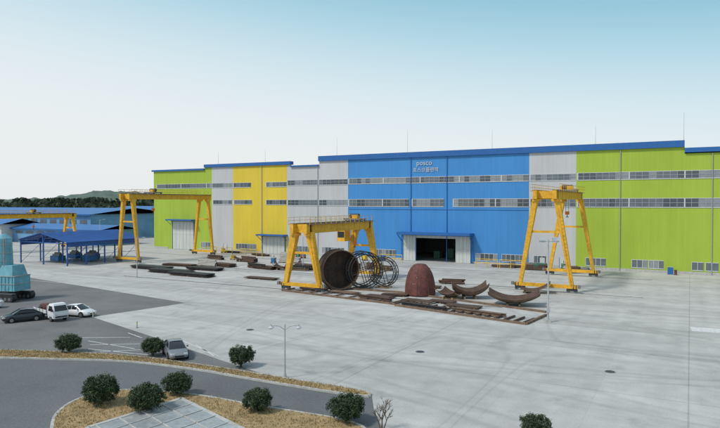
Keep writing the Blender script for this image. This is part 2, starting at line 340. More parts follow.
# ------------------------------------------------------------ gantry cranes
def gantry(X,Y0,Y1,top,wb,wt,tro=.5,cab=True,gh=1.35,lw=.55):
    b=MB(); g0=top-gh
    for s in (-1,1):
        x=X+s*wt/2
        b.b2(x-.3,x+.3,Y0-1.2,Y1+1.2,g0,top,"crane_yellow")
        b.b2(x-.36,x+.36,Y0-1.2,Y1+1.2,top+.002,top+.06,"crane_dark")
        for k in range(int((Y1-Y0)/2)+1): b.b2(x-.34,x+.34,Y0+k*2,Y0+k*2+.06,g0+.05,top-.05,"crane_yellow")
        for yy in (Y0,Y1):
            b.beam((X+s*wb/2,yy,1.0),(x+s*.12,yy,g0+.15),lw*.9,lw*.9,"crane_yellow",lw*1.35,lw*1.7)
            b.box((x,yy,g0-.2),(1.1,1.4,.4),"crane_yellow")
        ox=x+s*.75
        b.b2(min(x,ox),max(x,ox),Y0-1,Y1+1,top-.12,top-.06,"steel_gray")
        for z in (.5,1.0): b.beam((ox,Y0-1,top+z),(ox,Y1+1,top+z),.05,.05,"crane_yellow")
        for k in range(int((Y1-Y0+2)/1.6)+1): b.beam((ox,Y0-1+k*1.6,top-.1),(ox,Y0-1+k*1.6,top+1.0),.05,.05,"crane_yellow")
    for yy in (Y0,Y1):
        b.b2(X-wb/2-.9,X+wb/2+.9,yy-.3,yy+.3,.72,1.25,"crane_yellow")
        b.b2(X-wt/2-.3,X+wt/2+.3,yy-.28,yy+.28,g0+.1,top-.1,"crane_yellow")
        zz=1+(g0-1)*.62; xx=wb/2+(wt/2-wb/2)*.62
        b.b2(X-xx,X+xx,yy-.17,yy+.17,zz-.18,zz+.18,"crane_yellow")
        for s in (-1,1):
            cx=X+s*wb/2
            b.box((cx,yy,.5),(1.6,.36,.42),"crane_dark")
            for k in (-.55,.55): b.cyl((cx+k,yy-.12,.34),(cx+k,yy+.12,.34),.30,"steel_gray",n=12)
            b.box((cx+s*1.1,yy-.45,1.1),(.4,.5,.5),"steel_gray")
    p=Vector((X+wb/2+.1,Y0-.5,1)); q=Vector((X+wt/2+.4,Y0-.5,g0)); 
    for o in (-.2,.2): b.beam(p+Vector((o,0,0)),q+Vector((o,0,0)),.05,.05,"crane_yellow")
    for k in range(24): 
        c=p.lerp(q,k/24); b.beam(c-Vector((.2,0,0)),c+Vector((.2,0,0)),.03,.03,"crane_yellow")
    ty=Y0+(Y1-Y0)*tro
    b.b2(X-wt/2-.3,X+wt/2+.3,ty-1.4,ty+1.4,top+.2,top+.5,"steel_gray"); b.cyl((X-.9,ty,top+.95),(X+.9,ty,top+.95),.42,"crane_dark",n=14)
    b.box((X-1.1,ty+.8,top+.85),(.7,.8,.7),"crane_yellow"); b.box((X+.6,ty-.9,top+.8),(1.1,.5,.6),"crane_yellow")
    for s in (-1,1):
        for t in (-1,1): b.cyl((X+s*wt/2,ty+t*1.1,top+.06),(X+s*wt/2+.15,ty+t*1.1,top+.06),.2,"crane_dark",n=10)
    hz=g0-2.2
    for s in (-.25,.25): b.cyl((X+s,ty,hz),(X+s,ty,top+.7),.035,"crane_dark",n=5)
    b.box((X,ty,hz-.3),(.7,.35,.6),"orange"); b.cyl((X,ty,hz-1),(X,ty,hz-.5),.07,"crane_dark",n=6); b.beam((X-.25,ty,hz-1.05),(X+.25,ty,hz-1.05),.12,.12,"crane_dark")
    b.box((X-wt/2-.31,Y0+(Y1-Y0)*.45,top-gh/2),(.02,4.5,.5),"steel_gray")
    for yy in (Y0,Y1):
        for s in (-1,1):
            for k in range(2): b.box((X+s*(wb/2+.25+k*.4),yy,.985),(.15,.61,.55),"crane_dark")
    if cab:
        b.b2(X-wb*.36-1.3,X-wb*.36+.3,Y1-3.2,Y1-1.2,g0-2.3,g0-.2,"crane_yellow"); b.b2(X-wb*.36-1.2,X-wb*.36+.2,Y1-3.22,Y1-3.2,g0-1.6,g0-.5,"car_glass")
        b.box((X,Y1+.5,2.1),(1.0,.6,1.4),"pole_gray")
    return b.build("gantry_crane")
gantry(-20,98,121.5,16.0,8.0,3.0,.8,False,1.35,.62)
gantry(-54,80,100,10.7,6.4,2.6,.85,True,1.5,.72)
gantry(-116,99,124,16.2,6.6,2.8,.3,False,1.3,.55)
gantry(-172,100,124,10.8,6.6,2.8,.5,False,1.3,.55)
b=MB()
for yy in (98,121.5): b.b2(-200,-6,yy-.06,yy+.06,.005,.06,"steel_gray"); b.b2(-200,-6,yy-.45,yy+.45,.0045,.018,"kerb_concrete")
for yy in (80,100): b.b2(-95,-22,yy-.06,yy+.06,.005,.085,"steel_gray")
b.build("crane_rails")
# ------------------------------------------------------------ fabricated steelwork
b=MB(); n=48
Rr=3.1; Lc=2.6
def ringpts(r,y): return [(r*math.cos(2*math.pi*k/n),y,r*math.sin(2*math.pi*k/n)) for k in range(n)]
b.grid([ringpts(Rr,-Lc/2),ringpts(Rr,0),ringpts(Rr,Lc/2)],"rust",True,True)
b.grid([ringpts(Rr-.08,Lc/2),ringpts(Rr-.08,-Lc/2)],"rust",True,True)
b.grid([ringpts(Rr-.08,-Lc/2),ringpts(Rr+.06,-Lc/2)],"rust_light",False,True); b.grid([ringpts(Rr+.06,Lc/2),ringpts(Rr-.08,Lc/2)],"rust",False,True)
b.grid([ringpts(Rr+.06,-Lc/2),ringpts(Rr+.06,-Lc/2+.15)],"rust",True,True);b.grid([ringpts(Rr+.06,Lc/2-.15),ringpts(Rr+.06,Lc/2)],"rust",True,True)
for k in range(4):
    a=math.pi*k/4; b.beam((Rr*.97*math.cos(a),.6,Rr*.97*math.sin(a)),(-Rr*.97*math.cos(a),.6,-Rr*.97*math.sin(a)),.08,.08,"steel_black")
b.grid([[(0,1.0,0)]*n,ringpts(Rr-.09,1.0)],"rust",False,True)
for yy in (-1,1):
    for s in (-1,1): b.beam((s*1.2,yy,-Rr-.15),(s*2.0,yy,-Rr+.75),.25,.3,"rust_light")
    b.box((0,yy,-Rr-.13),(3.6,.3,.2),"steel_black")
p=G(337,290); b.build("steel_tank_shell",loc=(p.x,p.y+.5,Rr+.24),rz=math.radians(50))
def hoopframe(r,nh,sp):
    b=MB(); m=28
    for h in range(nh):
        y=h*sp
        for rr in (r,r*.86):
            for k in range(m):
                a0,a1=2*math.pi*k/m,2*math.pi*(k+1)/m
                b.cyl((rr*math.cos(a0),y,rr*math.sin(a0)),(rr*math.cos(a1),y,rr*math.sin(a1)),.08,"steel_black",n=5,caps=False)
        for k in range(m//2):
            a=4*math.pi*k/m; a1=a+math.pi/m
            b.cyl((r*math.cos(a),y,r*math.sin(a)),(.86*r*math.cos(a1),y,.86*r*math.sin(a1)),.035,"steel_black",n=4,caps=False)
        for k in range(2):
            a=math.pi*k/2+.3; b.cyl((.86*r*math.cos(a),y,.86*r*math.sin(a)),(-.86*r*math.cos(a),y,-.86*r*math.sin(a)),.06,"rust",n=5)
    for k in range(8):
        a=2*math.pi*k/8; b.cyl((r*math.cos(a),0,r*math.sin(a)),(r*math.cos(a),(nh-1)*sp,r*math.sin(a)),.05,"steel_black",n=5)
    b.box((0,0,-r-.1),(2.4,.3,.2),"wood"); b.box((0,(nh-1)*sp,-r-.1),(2.4,.3,.2),"wood")
    return b
p=G(366,290); hoopframe(2.95,3,1.3).build("round_steel_frame",loc=(p.x,p.y,3.16),rz=math.radians(50))
p=G(382,288); hoopframe(2.4,2,1.2).build("round_steel_frame",loc=(p.x,p.y,2.61),rz=math.radians(0))
b=MB(); prof=[(2.3,0),(2.32,.6),(2.25,1.5),(2.1,2.4),(1.85,3.2),(1.45,3.95),(.9,4.5),(.6,4.6)]
n=32; b.grid([[(r*math.cos(2*math.pi*k/n),r*math.sin(2*math.pi*k/n),z) for k in range(n)] for r,z in prof],"red_primer",True,True)
b.add([(.6*math.cos(2*math.pi*k/n),.6*math.sin(2*math.pi*k/n),4.6) for k in range(n)],[list(range(n))],"rust")
for k in range(18):
    a=random.random()*6.28; i=random.randint(1,4); t=random.random(); r=prof[i][0]*(1-t)+prof[i+1][0]*t; z=prof[i][1]*(1-t)+prof[i+1][1]*t
    u=Vector((math.cos(a),math.sin(a),.25)); c=Vector((r*math.cos(a),r*math.sin(a),z)); b.cyl(c-u*.1,c+u*.03,random.uniform(.04,.08),"pale_steel",n=7)
for k in range(8):
    a=k*math.pi/4+.2
    for i in range(len(prof)-2):
        (r0_,z0_),(r1_,z1_)=prof[i],prof[i+1]; b.beam((r0_*math.cos(a),r0_*math.sin(a),z0_),(r1_*math.cos(a),r1_*math.sin(a),z1_),.07,.05,"rust")
p=G(417,296); b.build("tank_dome_head",loc=(p.x,p.y+1.2,.15))
def dished(Rx,w,arc0,arc1,bend,mname="rust_light",t=.07):
    b=MB(); nu,nv=18,10
    def P(i,j,o):
        a=arc0+(arc1-arc0)*i/nu; v=(j/nv-.5)*w; r=Rx-o
        return (r*math.sin(a),v,Rx-r*math.cos(a)+bend*(v/w*2)**2)
    A=[[P(i,j,0) for j in range(nv+1)] for i in range(nu+1)]; B=[[P(i,j,t) for j in range(nv+1)] for i in range(nu+1)]
    b.grid(A,mname); b.grid([list(reversed(r)) for r in B],"rust")
    for edge in (0,nu): b.grid([A[edge],B[edge]],"rust_light",False)
    b.grid([[r[0] for r in A],[r[0] for r in B]],"rust_light",False); b.grid([[r[-1] for r in A],[r[-1] for r in B]],"rust_light",False)
    b.box((-.8,0,-.08),(.3,w*.7,.3),"wood"); b.box((.8,0,-.08),(.3,w*.7,.3),"wood")
    return b
p=G(467,299); dished(3.6,3.6,-.75,.85,.9).build("curved_steel_plate",loc=(p.x,p.y+1,.3),rz=math.radians(25))
p=G(458,300); dished(3.0,2.8,-.7,.5,.6,"rust").build("curved_steel_plate",loc=(p.x-1.2,p.y+.3,.28),rz=math.radians(-12))
p=G(512,306); dished(6.0,4.2,-.60,.62,.7).build("curved_steel_plate",loc=(p.x,p.y+.8,.28),rz=math.radians(14))
p=G(528,294); dished(4.2,2.6,-.35,.8,.2,"rust").build("curved_steel_plate",loc=(p.x,p.y+1.5,.28),rz=math.radians(12))
def ibeam(b,p,q,h=.4,w=.3,m="rust"):
    p=Vector(p);q=Vector(q); b.beam(p+Vector((0,0,h-.03)),q+Vector((0,0,h-.03)),w,.05,m); b.beam(p+Vector((0,0,.03)),q+Vector((0,0,.03)),w,.05,m); b.beam(p+Vector((0,0,h/2)),q+Vector((0,0,h/2)),.04,h-.1,m)
def beamstack(loc,rz,L,n,lay,m="rust"):
    b=MB()
    for l in range(lay):
        z=.12+l*.55
        for s in (-.35,.35): b.box((s*L,0,z-.06),(.15,n*.42+.3,.12),"wood")
        for k in range(n-l):
            o=random.uniform(-.4,.4); y=(k-(n-1)/2)*.42+random.uniform(-.05,.05); ibeam(b,(-L/2+o,y,z),(L/2+o,y,z),m=random.choice([m,m,"rust_light","steel_black"]))
    return b.build("steel_beam_stack",loc=loc,rz=rz)
def platestack(loc,rz,L,W,n,m="steel_black"):
    b=MB(); z=.14
    for s in (-.38,0,.38): b.box((s*L,0,.07),(.15,W*.95,.14),"wood")
    for k in range(n):
        t=random.uniform(.03,.07); b.box((random.uniform(-.2,.2),random.uniform(-.12,.12),z+t/2),(L*random.uniform(.85,1),W*random.uniform(.85,1),t),random.choice([m,m,"rust"]),random.uniform(-.02,.02)); z+=t+.012
    return b.build("steel_plate_stack",loc=loc,rz=rz)
def pipestack(loc,rz,L,r,n,m="rust"):
    b=MB()
    for l in range(n):
        for k in range(n-l):
            y=(k-(n-l-1)/2)*2*r; z=r+.1+l*r*1.74; o=random.uniform(-.3,.3)
            b.cyl((-L/2+o,y,z),(L/2+o,y,z),r,m,n=12,caps=False); b.cyl((-L/2+o+.02,y,z),(L/2+o-.02,y,z),r*.88,"steel_black",n=12,caps=True)
    for s in (-1,1): b.box((s*L*.3,0,.05),(.15,2*r*n+.5,.1),"wood")
    return b.build("steel_pipe_stack",loc=loc,rz=rz)
def crate(loc,rz,w,d,h,m="wood"):
    b=MB(); k=int(w/.25)
    b.box((0,0,h/2+.12),(w-.08,d-.08,h-.04),"dark_interior" if m=="wood" else m)
    for i in range(k+1):
        x=-w/2+i*w/k
        for s in (-1,1): b.box((x,s*(d/2),h/2+.12),(.14,.04,h),m)
    for i in range(int(d/.25)+1):
        y=-d/2+i*d/int(d/.25)
        for s in (-1,1): b.box((s*w/2,y,h/2+.12),(.04,.14,h),m)
    for z in (.16,h+.1):
        for s in (-1,1): b.box((0,s*(d/2+.03),z),(w+.1,.04,.12),m)
    for s in (-.4,.4): b.box((s*w,0,.05),(.12,d,.1),m)
    return b.build("wooden_crate" if m=="wood" else "parts_bin",loc=loc,rz=rz)
def welder(loc,rz,m):
    b=MB(); b.box((0,0,.75),(1.3,.8,1.0),m); b.box((0,-.41,.8),(1.1,.02,.7),"steel_gray"); b.box((0,0,1.29),(1.34,.84,.06),"pole_gray")
    for x in (-.4,.4):
        for y in (-.45,.45): b.cyl((x,y-.05,.2),(x,y+.05,.2),.2,"tire",n=10)
    b.cyl((.3,0,1.3),(.3,0,1.8),.06,"steel_black",n=6); b.beam((-.65,-.3,.9),(-1.1,-.3,1.0),.04,.04,"steel_black")
    return b.build("welding_machine",loc=loc,rz=rz)
for i,t in enumerate((0,.17,.36,.55,.75)):
    p=G(302,291).lerp(G(516,317),t)
    platestack((p.x+1,p.y+2,0),math.radians(-8+random.uniform(-4,4)),5.0,2.0,random.randint(1,3),["rust","rust_light","rust","pale_steel","rust"][i])
for (px,py,L,n,l) in ((425,309,7,2,1),(478,315,7,2,1),(372,300,6,2,1)):
    p=G(px,py); beamstack((p.x,p.y+.3,0),math.radians(-13),L,n,l)
for (px,py,k) in ((395,296,2),(442,303,2),(430,288,2),(452,284,0)):
    p=G(px,py)
    if k==0: pipestack((p.x,p.y,0),.2,4,.15,3)
    else: platestack((p.x,p.y,0),random.uniform(-.2,.2),4,1.6,4,"rust")
b=MB()
for a,c in (((282,291),(395,305)),((395,306),(526,325)),((300,286),(400,293)),((526,325),(546,316)),((400,293),(546,313))):
    p=G(*a);q=G(*c); b.beam(Vector((p.x,p.y,.14)),Vector((q.x,q.y,.14)),.28,.26,"rust_light")
for k in range(16):
    t=k/15; p=G(395,305).lerp(G(524,324),t); b.beam(Vector((p.x,p.y,.18)),Vector((p.x+.5,p.y+3.0,.18)),.22,.18,"rust")
for k in range(9):
    t=k/8; p=G(284,291).lerp(G(392,304),t); b.beam(Vector((p.x,p.y,.18)),Vector((p.x+.4,p.y+2.4,.18)),.2,.18,"rust_light")
b.build("steel_skid_frame")
# low dark stacks between left and centre cranes
for (px,py,L,W,n,m) in ((152,269,11,2.8,9,"steel_black"),(172,273,11,2.8,10,"steel_black"),(192,276,10,2.6,8,"steel_black"),(205,270,9,2.6,8,"steel_black"),(180,266,9,2.4,6,"rust"),(262,279,7,2,3,"rust_light")):
    p=G(px,py); platestack((p.x,p.y,0),random.uniform(-.05,.05),L,W,n,m)
for i in range(22):
    px=208+i*8.2; py=random.uniform(259,268)+ (px-208)*.03; p=G(px,py); k=i%5
    if k==0: pipestack((p.x,p.y,0),random.uniform(-.3,.3),5,.18,4,random.choice(["pale_steel","rust"]))
    elif k==1: beamstack((p.x,p.y,0),random.uniform(-.3,.3),6,3,2,"rust")
    elif k==2: platestack((p.x,p.y,0),random.uniform(-.2,.2),6,2.2,9,"rust")
    elif k==3: welder((p.x,p.y,0),random.random()*3,random.choice(["machine_blue","machine_green","rail_yellow"]))
    else: dished(2.4,2.2,-.8,.8,.3,"rust").build("curved_steel_plate",loc=(p.x,p.y,.28),rz=random.random())
for i in range(24):
    px=random.choice([random.uniform(205,400),random.uniform(210,330),random.uniform(478,600)]); y=Y-random.uniform(2.5,8); x=FX(px,y)
    k=i%6
    if k in(0,5): welder((x,y,0),random.random()*3,random.choice(["machine_blue","machine_green","orange","rail_yellow"]))
    elif k==1: crate((x,y,0),random.random(),2.0,1.4,1.1,random.choice(["wood","machine_blue","machine_green"]))
    elif k==2: pipestack((x,y,0),random.uniform(-.2,.2),5,.15,4,random.choice(["rust","pale_steel","steel_gray"]))
    elif k==3: beamstack((x,y,0),random.uniform(-.2,.2),5,3,1,"rust_light")
    else: platestack((x,y,0),random.uniform(-.2,.2),4,2,5,"rust")
def railing(p,q,h=1.1,m="rail_yellow",step=1.8,r=.045):
    b=MB(); p=Vector(p);q=Vector(q); L=(q-p).length; n=max(1,int(L/step))
    for k in range(n+1): c=p.lerp(q,k/n); b.cyl(c,c+Vector((0,0,h)),r,m,n=6)
    for z in (h,h*.55): b.cyl(p+Vector((0,0,z)),q+Vector((0,0,z)),r,m,n=6)
    return b.build("safety_railing")
for px0,px1,yy in ((476,498,128.5),(500,522,128.5),(206,232,128),(240,262,127),(380,402,129)):
    railing((FX(px0,yy),yy,0),(FX(px1,yy),yy,0),1.8,r=.07)
b=MB(); b.box((0,0,.75),(1.0,.7,1.5),"machine_blue"); b.box((0,0,1.53),(1.1,.8,.06),"pole_gray"); b.box((.9,0,.5),(.5,.5,1.0),"red_primer"); b.box((0,-.36,.8),(.8,.02,1.1),"trim_blue"); b.box((0,0,.04),(1.3,.9,.08),"kerb_concrete")
b.build("utility_cabinet",loc=(FX(671,132.5),132.5,0))
# ------------------------------------------------------------ blue canopy shed
b=MB(); x0,x1,y0,y1=-138,-120.6,86.5,106; xm=(x0+x1)/2
for y in [y0+(y1-y0)*k/4 for k in range(5)]:
    for x in (x0+.3,xm,x1-.3):
        zt=5.4 if x!=xm else 7.0
        b.box((x,y,zt/2),(.24,.24,zt),"shed_blue")
    b.beam((x0,y,5.25),(xm,y,6.95),.15,.25,"shed_blue"); b.beam((x1,y,5.25),(xm,y,6.95),.15,.25,"shed_blue"); b.beam((x0,y,5.0),(x1,y,5.0),.12,.2,"shed_blue")
    for k in range(8):
        a=x0+(x1-x0)*k/8; c=x0+(x1-x0)*(k+.5)/8; z=lambda x:5.2+1.7*(1-abs(x-xm)/(xm-x0)); b.beam((a,y,5.0),(c,y,z(c)),.07,.07,"shed_blue")
for s,xe in ((-1,x0-.6),(1,x1+.6)):
    n=int((y1-y0+1.6)/.5)
    b.beam(((xe+xm)/2,y0-.8,(5.3+7.15)/2),((xe+xm)/2,y1+.8,(5.3+7.15)/2),math.hypot(xe-xm,1.85),.06,"shed_blue",up=(0.2*s,0,1))
    for k in range(n+1): y=y0-.8+k*.5; b.beam((xe,y,5.36),(xm,y,7.24),.06,.06,"shed_blue")
for x in (x0+.1,x1-.1): b.b2(x-.06,x+.06,y0,y1,4.2,5.3,"shed_blue")
for x in (x0+.3,x1-.3):
    for k in range(4):
        ya=y0+(y1-y0)*k/4; yb=y0+(y1-y0)*(k+1)/4; b.beam((x,ya,2.2),(x,yb,2.2),.08,.08,"shed_blue"); b.beam((x,ya,.2),(x,yb,4.2),.06,.06,"shed_blue")
for (x,y) in ((-132,92),(-126,96),(-130,100),(-134,98)): b.box((x,y,.9),(3.0,2.0,1.2),"machine_blue"); b.box((x,y,1.7),(2.4,1.2,.4),"steel_gray"); b.cyl((x-1,y,2),(x+1,y,2),.3,"steel_gray")
b.build("open_canopy_shed")
# ------------------------------------------------------------ far warehouses
def warehouse(x0,x1,y0,y1,h,rh,wm,rm):
    E=empty("blue_warehouse"); b=MB(); b.b2(x0,x1,y0,y1,0,h,wm); b.build("walls",E)
    b=MB(); ym=(y0+y1)/2; b.grid([[(x0-1,y0-1,h-.1),(x1+1,y0-1,h-.1)],[(x0-1,ym,h+rh),(x1+1,ym,h+rh)],[(x0-1,y1+1,h-.1),(x1+1,y1+1,h-.1)]],rm,False)
    for x in (x0-.9,x1+.9): b.add([(x,y0,h-.05),(x,y1,h-.05),(x,ym,h+rh)],[(0,1,2),(2,1,0)],wm)
    b.b2(x0-1,x1+1,y0-1.1,y0-1.0,h-.5,h,"trim_blue"); b.build("roof",E)
    b=MB(); x=x0+2
    while x<x1-5: b.b2(x,x+4,y0-.08,y0-.01,h*.62,h*.78,"glass_mid"); b.b2(x+1,x+3,y0-.08,y0-.01,h*.1,h*.3,"glass_light"); x+=6
    b.b2((x0+x1)/2,(x0+x1)/2+7,y0-.15,y0-.02,0,h*.5,"door_white"); b.build("windows",E)
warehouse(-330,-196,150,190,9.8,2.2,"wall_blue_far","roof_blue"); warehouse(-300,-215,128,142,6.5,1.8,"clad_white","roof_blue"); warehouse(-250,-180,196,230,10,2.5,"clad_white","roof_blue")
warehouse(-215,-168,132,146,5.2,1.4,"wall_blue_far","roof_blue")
# ------------------------------------------------------------ hills and treeline
def hf(a):
    px=360+math.tan(max(-1.2,min(1.2,YAW-a)))*FPX
    h=14+1500/606*(5+3*noise.noise(Vector((a*7,0,3)))+2*noise.noise(Vector((a*22,0,7)))+1.6*noise.noise(Vector((a*90,0,7)))+1.0*noise.noise(Vector((a*260,0,7))))
    h+=25*math.exp(-((px-108)/36)**2)+10*math.exp(-((px-150)/22)**2)
    return h
b=MB(); rows=[]; n=900
for j in range(7):
    rr=1350+100*j
    rows.append([(-math.sin(a)*rr,math.cos(a)*rr,hf(a)*math.sin(math.pi*j/12)+(noise.noise(Vector((a*60,j*2,0)))*7 if j else -2)) for a in [-.9+2.65*i/n for i in range(n+1)]])
b.grid(rows,"hill"); b.build("hills")
b=MB()
def tree(b,x,y,h,r,m):
    b.cyl((x,y,0),(x,y,h*.5),.18,"bark",n=4,caps=False)
    k=5
    for l in range(k):
        z=h*(.35+.55*l/k); rr=r*math.sin(math.pi*(.25+.65*l/k))*random.uniform(.8,1.2)
        for q in range(7):
            a=random.random()*6.28; c=Vector((x+math.cos(a)*rr*.8,y+math.sin(a)*rr*.8,z+random.uniform(-.6,.6)))
            u=Vector((random.uniform(-1,1),random.uniform(-1,1),random.uniform(-.5,.5))).normalized()*rr*.6; v=Vector((random.uniform(-.5,.5),random.uniform(-.5,.5),.8))*h*.075
            b.add([c-u,c-v,c+u,c+v],[(0,1,2,3)],m)
for i in range(1300):
    a=random.uniform(.35,1.35); d=random.uniform(330,520)
    x,y=-math.sin(a)*d,math.cos(a)*d
    if y<236 and x>-335: continue
    tree(b,x,y,random.uniform(13,19)+ (d-330)*.016+3*noise.noise(Vector((a*14,0,2))),random.uniform(3,5),"forest")
b.build("distant_treeline")
b=MB(); rows=[]
for j in range(2):
    rows.append([(-math.sin(a)*(540+40*j),math.cos(a)*(540+40*j),(0 if j==0 else 1)*16+ (j*4*noise.noise(Vector((a*60,1,1))))) for a in [.2+i*.003 for i in range(480)]])
b.grid(rows,"forest"); b.build("wooded_hillside")
# ------------------------------------------------------------ shrubs (clipped, dense)
def shrub_mesh(seed,r=1.12,h=1.75):
    rnd=random.Random(seed); b=MB()
    b.cyl((0,0,-.1),(0,0,.7),.1,"bark",r1=.07,n=7)
    for k in range(9):
        a=rnd.random()*6.28; b.cyl((0,0,.25),(math.cos(a)*r*.6,math.sin(a)*r*.6,h*rnd.uniform(.5,.8)),.045,"bark",r1=.015,n=5)
    cz=h*.56; rz=h*.46; clumps=[]
    for k in range(150):
        z=rnd.uniform(-1,1); a=rnd.random()*6.28; q=math.sqrt(1-z*z); s=rnd.uniform(.72,.98)*(1+.07*math.sin(a*3+seed)+.05*math.sin(a*5+z*4))
        clumps.append((Vector((q*math.cos(a)*r*s,q*math.sin(a)*r*s,cz+z*rz*s)),rnd.uniform(.12,.24)))
    for k in range(50): clumps.append((Vector((rnd.gauss(0,.35)*r,rnd.gauss(0,.35)*r,cz+rnd.gauss(0,.3)*rz)),.3))
    for c,cr in clumps:
        shade=rnd.random()
        for q in range(50):
            d=Vector((rnd.gauss(0,1),rnd.gauss(0,1),rnd.gauss(0,1))).normalized(); p=c+d*cr*rnd.uniform(.4,1.05)
            if p.z<.14: continue
            sz=rnd.uniform(.035,.07); u=Vector((rnd.uniform(-1,1),rnd.uniform(-1,1),rnd.uniform(-1,1))).normalized(); v=(d+Vector((0,0,.5))).cross(u).normalized()
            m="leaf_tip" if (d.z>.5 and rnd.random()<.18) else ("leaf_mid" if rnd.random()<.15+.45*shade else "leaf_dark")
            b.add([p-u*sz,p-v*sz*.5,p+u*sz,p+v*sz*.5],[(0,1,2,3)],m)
    return b.build("round_shrub")
protos=[shrub_mesh(s) for s in (1,2,3)]
spots=[((69,353),.98),((153,356),.86),((241,367),.98),((101,406),1.05),((146,413),1.06),((177,396),.94),((258,413),.86),((347,423),1.0),((535,437),.8)]
for i,(pp,sc) in enumerate(spots):
    p=G(*pp); o=protos[i] if i<3 else at(protos[i%3],"round_shrub",(0,0,0))
    o.location=(p.x,p.y,.10 if i<8 else 0); o.rotation_euler[2]=i*1.7; o.scale=(sc*1.04,sc*1.04,sc*random.uniform(.94,1.06))
b=MB(); rnd=random.Random(5)
def branch(p,d,L,r,lv):
    q=p+d*L; b.cyl(p,q,r,"bark",r1=r*.65,n=5,caps=False)
    if lv==0: return
    for k in range(3 if lv>1 else 4):
        nd_=(d+Vector((rnd.uniform(-.7,.7),rnd.uniform(-.7,.7),rnd.uniform(-.15,.45)))).normalized(); branch(p.lerp(q,rnd.uniform(.5,1)),nd_,L*rnd.uniform(.6,.8),r*.6,lv-1)
branch(Vector((0,0,0)),Vector((0,0,1)),.8,.05,4); branch(Vector((.1,0,0)),Vector((.3,.1,1)).normalized(),.7,.04,4); branch(Vector((-.1,0,0)),Vector((-.4,.1,1)).normalized(),.6,.035,3)
p=G(382,430); b.build("bare_sapling",loc=(p.x,p.y,0))
# ------------------------------------------------------------ lamps
def lamp(p,h,arm,name):
    b=MB(); b.cyl((0,0,0),(0,0,.35),.14,"pole_gray",r1=.11); b.cyl((0,0,.3),(0,0,h),.065,"pole_gray",r1=.045,n=10); b.box((0,0,.03),(.45,.45,.06),"kerb_concrete")
    b.cyl((0,0,h-.02),(0,0,h+.15),.08,"pole_gray",r1=.02)
    for s in (-1,1):
        pts=[Vector((0,0,h-.35)),Vector((s*arm*.35,0,h-.05)),Vector((s*arm*.75,0,h+.02)),Vector((s*arm,0,h-.02))]
        for u,v in zip(pts,pts[1:]): b.cyl(u,v,.035,"pole_gray",n=7)
        b.cyl((s*arm,0,h-.02),(s*arm,0,h+.10),.06,"pole_gray",n=8); b.cyl((s*arm,0,h-.16),(s*arm,0,h-.02),.27,"pole_gray",r1=.1,n=14); b.cyl((s*arm,0,h-.26),(s*arm,0,h-.16),.14,"lamp_clear",r1=.22,n=12)
    return b.build(name,loc=(p.x,p.y,0),rz=YAW)
lamp(G(285,378),4.2,1.1,"street_lamp")
b=MB(); b.cyl((0,0,0),(0,0,9.7),.13,"pole_gray",r1=.07,n=10); b.box((0,0,.15),(.6,.6,.3),"kerb_concrete"); b.beam((-.9,0,9.5),(.9,0,9.5),.08,.08,"pole_gray")
for s in (-.8,.8):
    b.beam((s,0,9.5),(s,0,9.75),.05,.05,"pole_gray"); b.beam((s,-.3,9.5),(s,.15,9.95),.7,.25,"pole_gray",.7,.12); b.box((s,-.28,9.52),(.6,.06,.3),"lamp_clear")
b.box((0,-.16,1.4),(.35,.2,.6),"pole_gray")
p=G(548,322); b.build("floodlight_mast",loc=(p.x,p.y,0),rz=YAW)
for px,py,h in ((137,278,7.5),(303,270,7),(100,250,9)):
    b=MB(); b.cyl((0,0,0),(0,0,h),.1,"pole_gray",r1=.06,n=8); b.beam((0,0,h-.1),(1.2,0,h+.1),.06,.06,"pole_gray"); b.box((1.3,0,h+.1),(.6,.25,.12),"pole_gray"); p=G(px,py); b.build("street_lamp",loc=(p.x,p.y,0),rz=YAW)
b=MB(); b.cyl((0,0,0),(0,0,.75),.07,"pole_gray",n=8); b.cyl((0,0,.75),(0,0,.82),.07,"pole_gray",r1=.03,n=8); b.cyl((0,0,.5),(0,0,.62),.074,"rail_yellow",n=8); b.cyl((0,0,0),(0,0,.04),.16,"steel_gray",n=8)
p=G(137,328); o=b.build("bollard",loc=(p.x,p.y,0))
p=G(93,318); at(o,"bollard",(p.x,p.y,0))
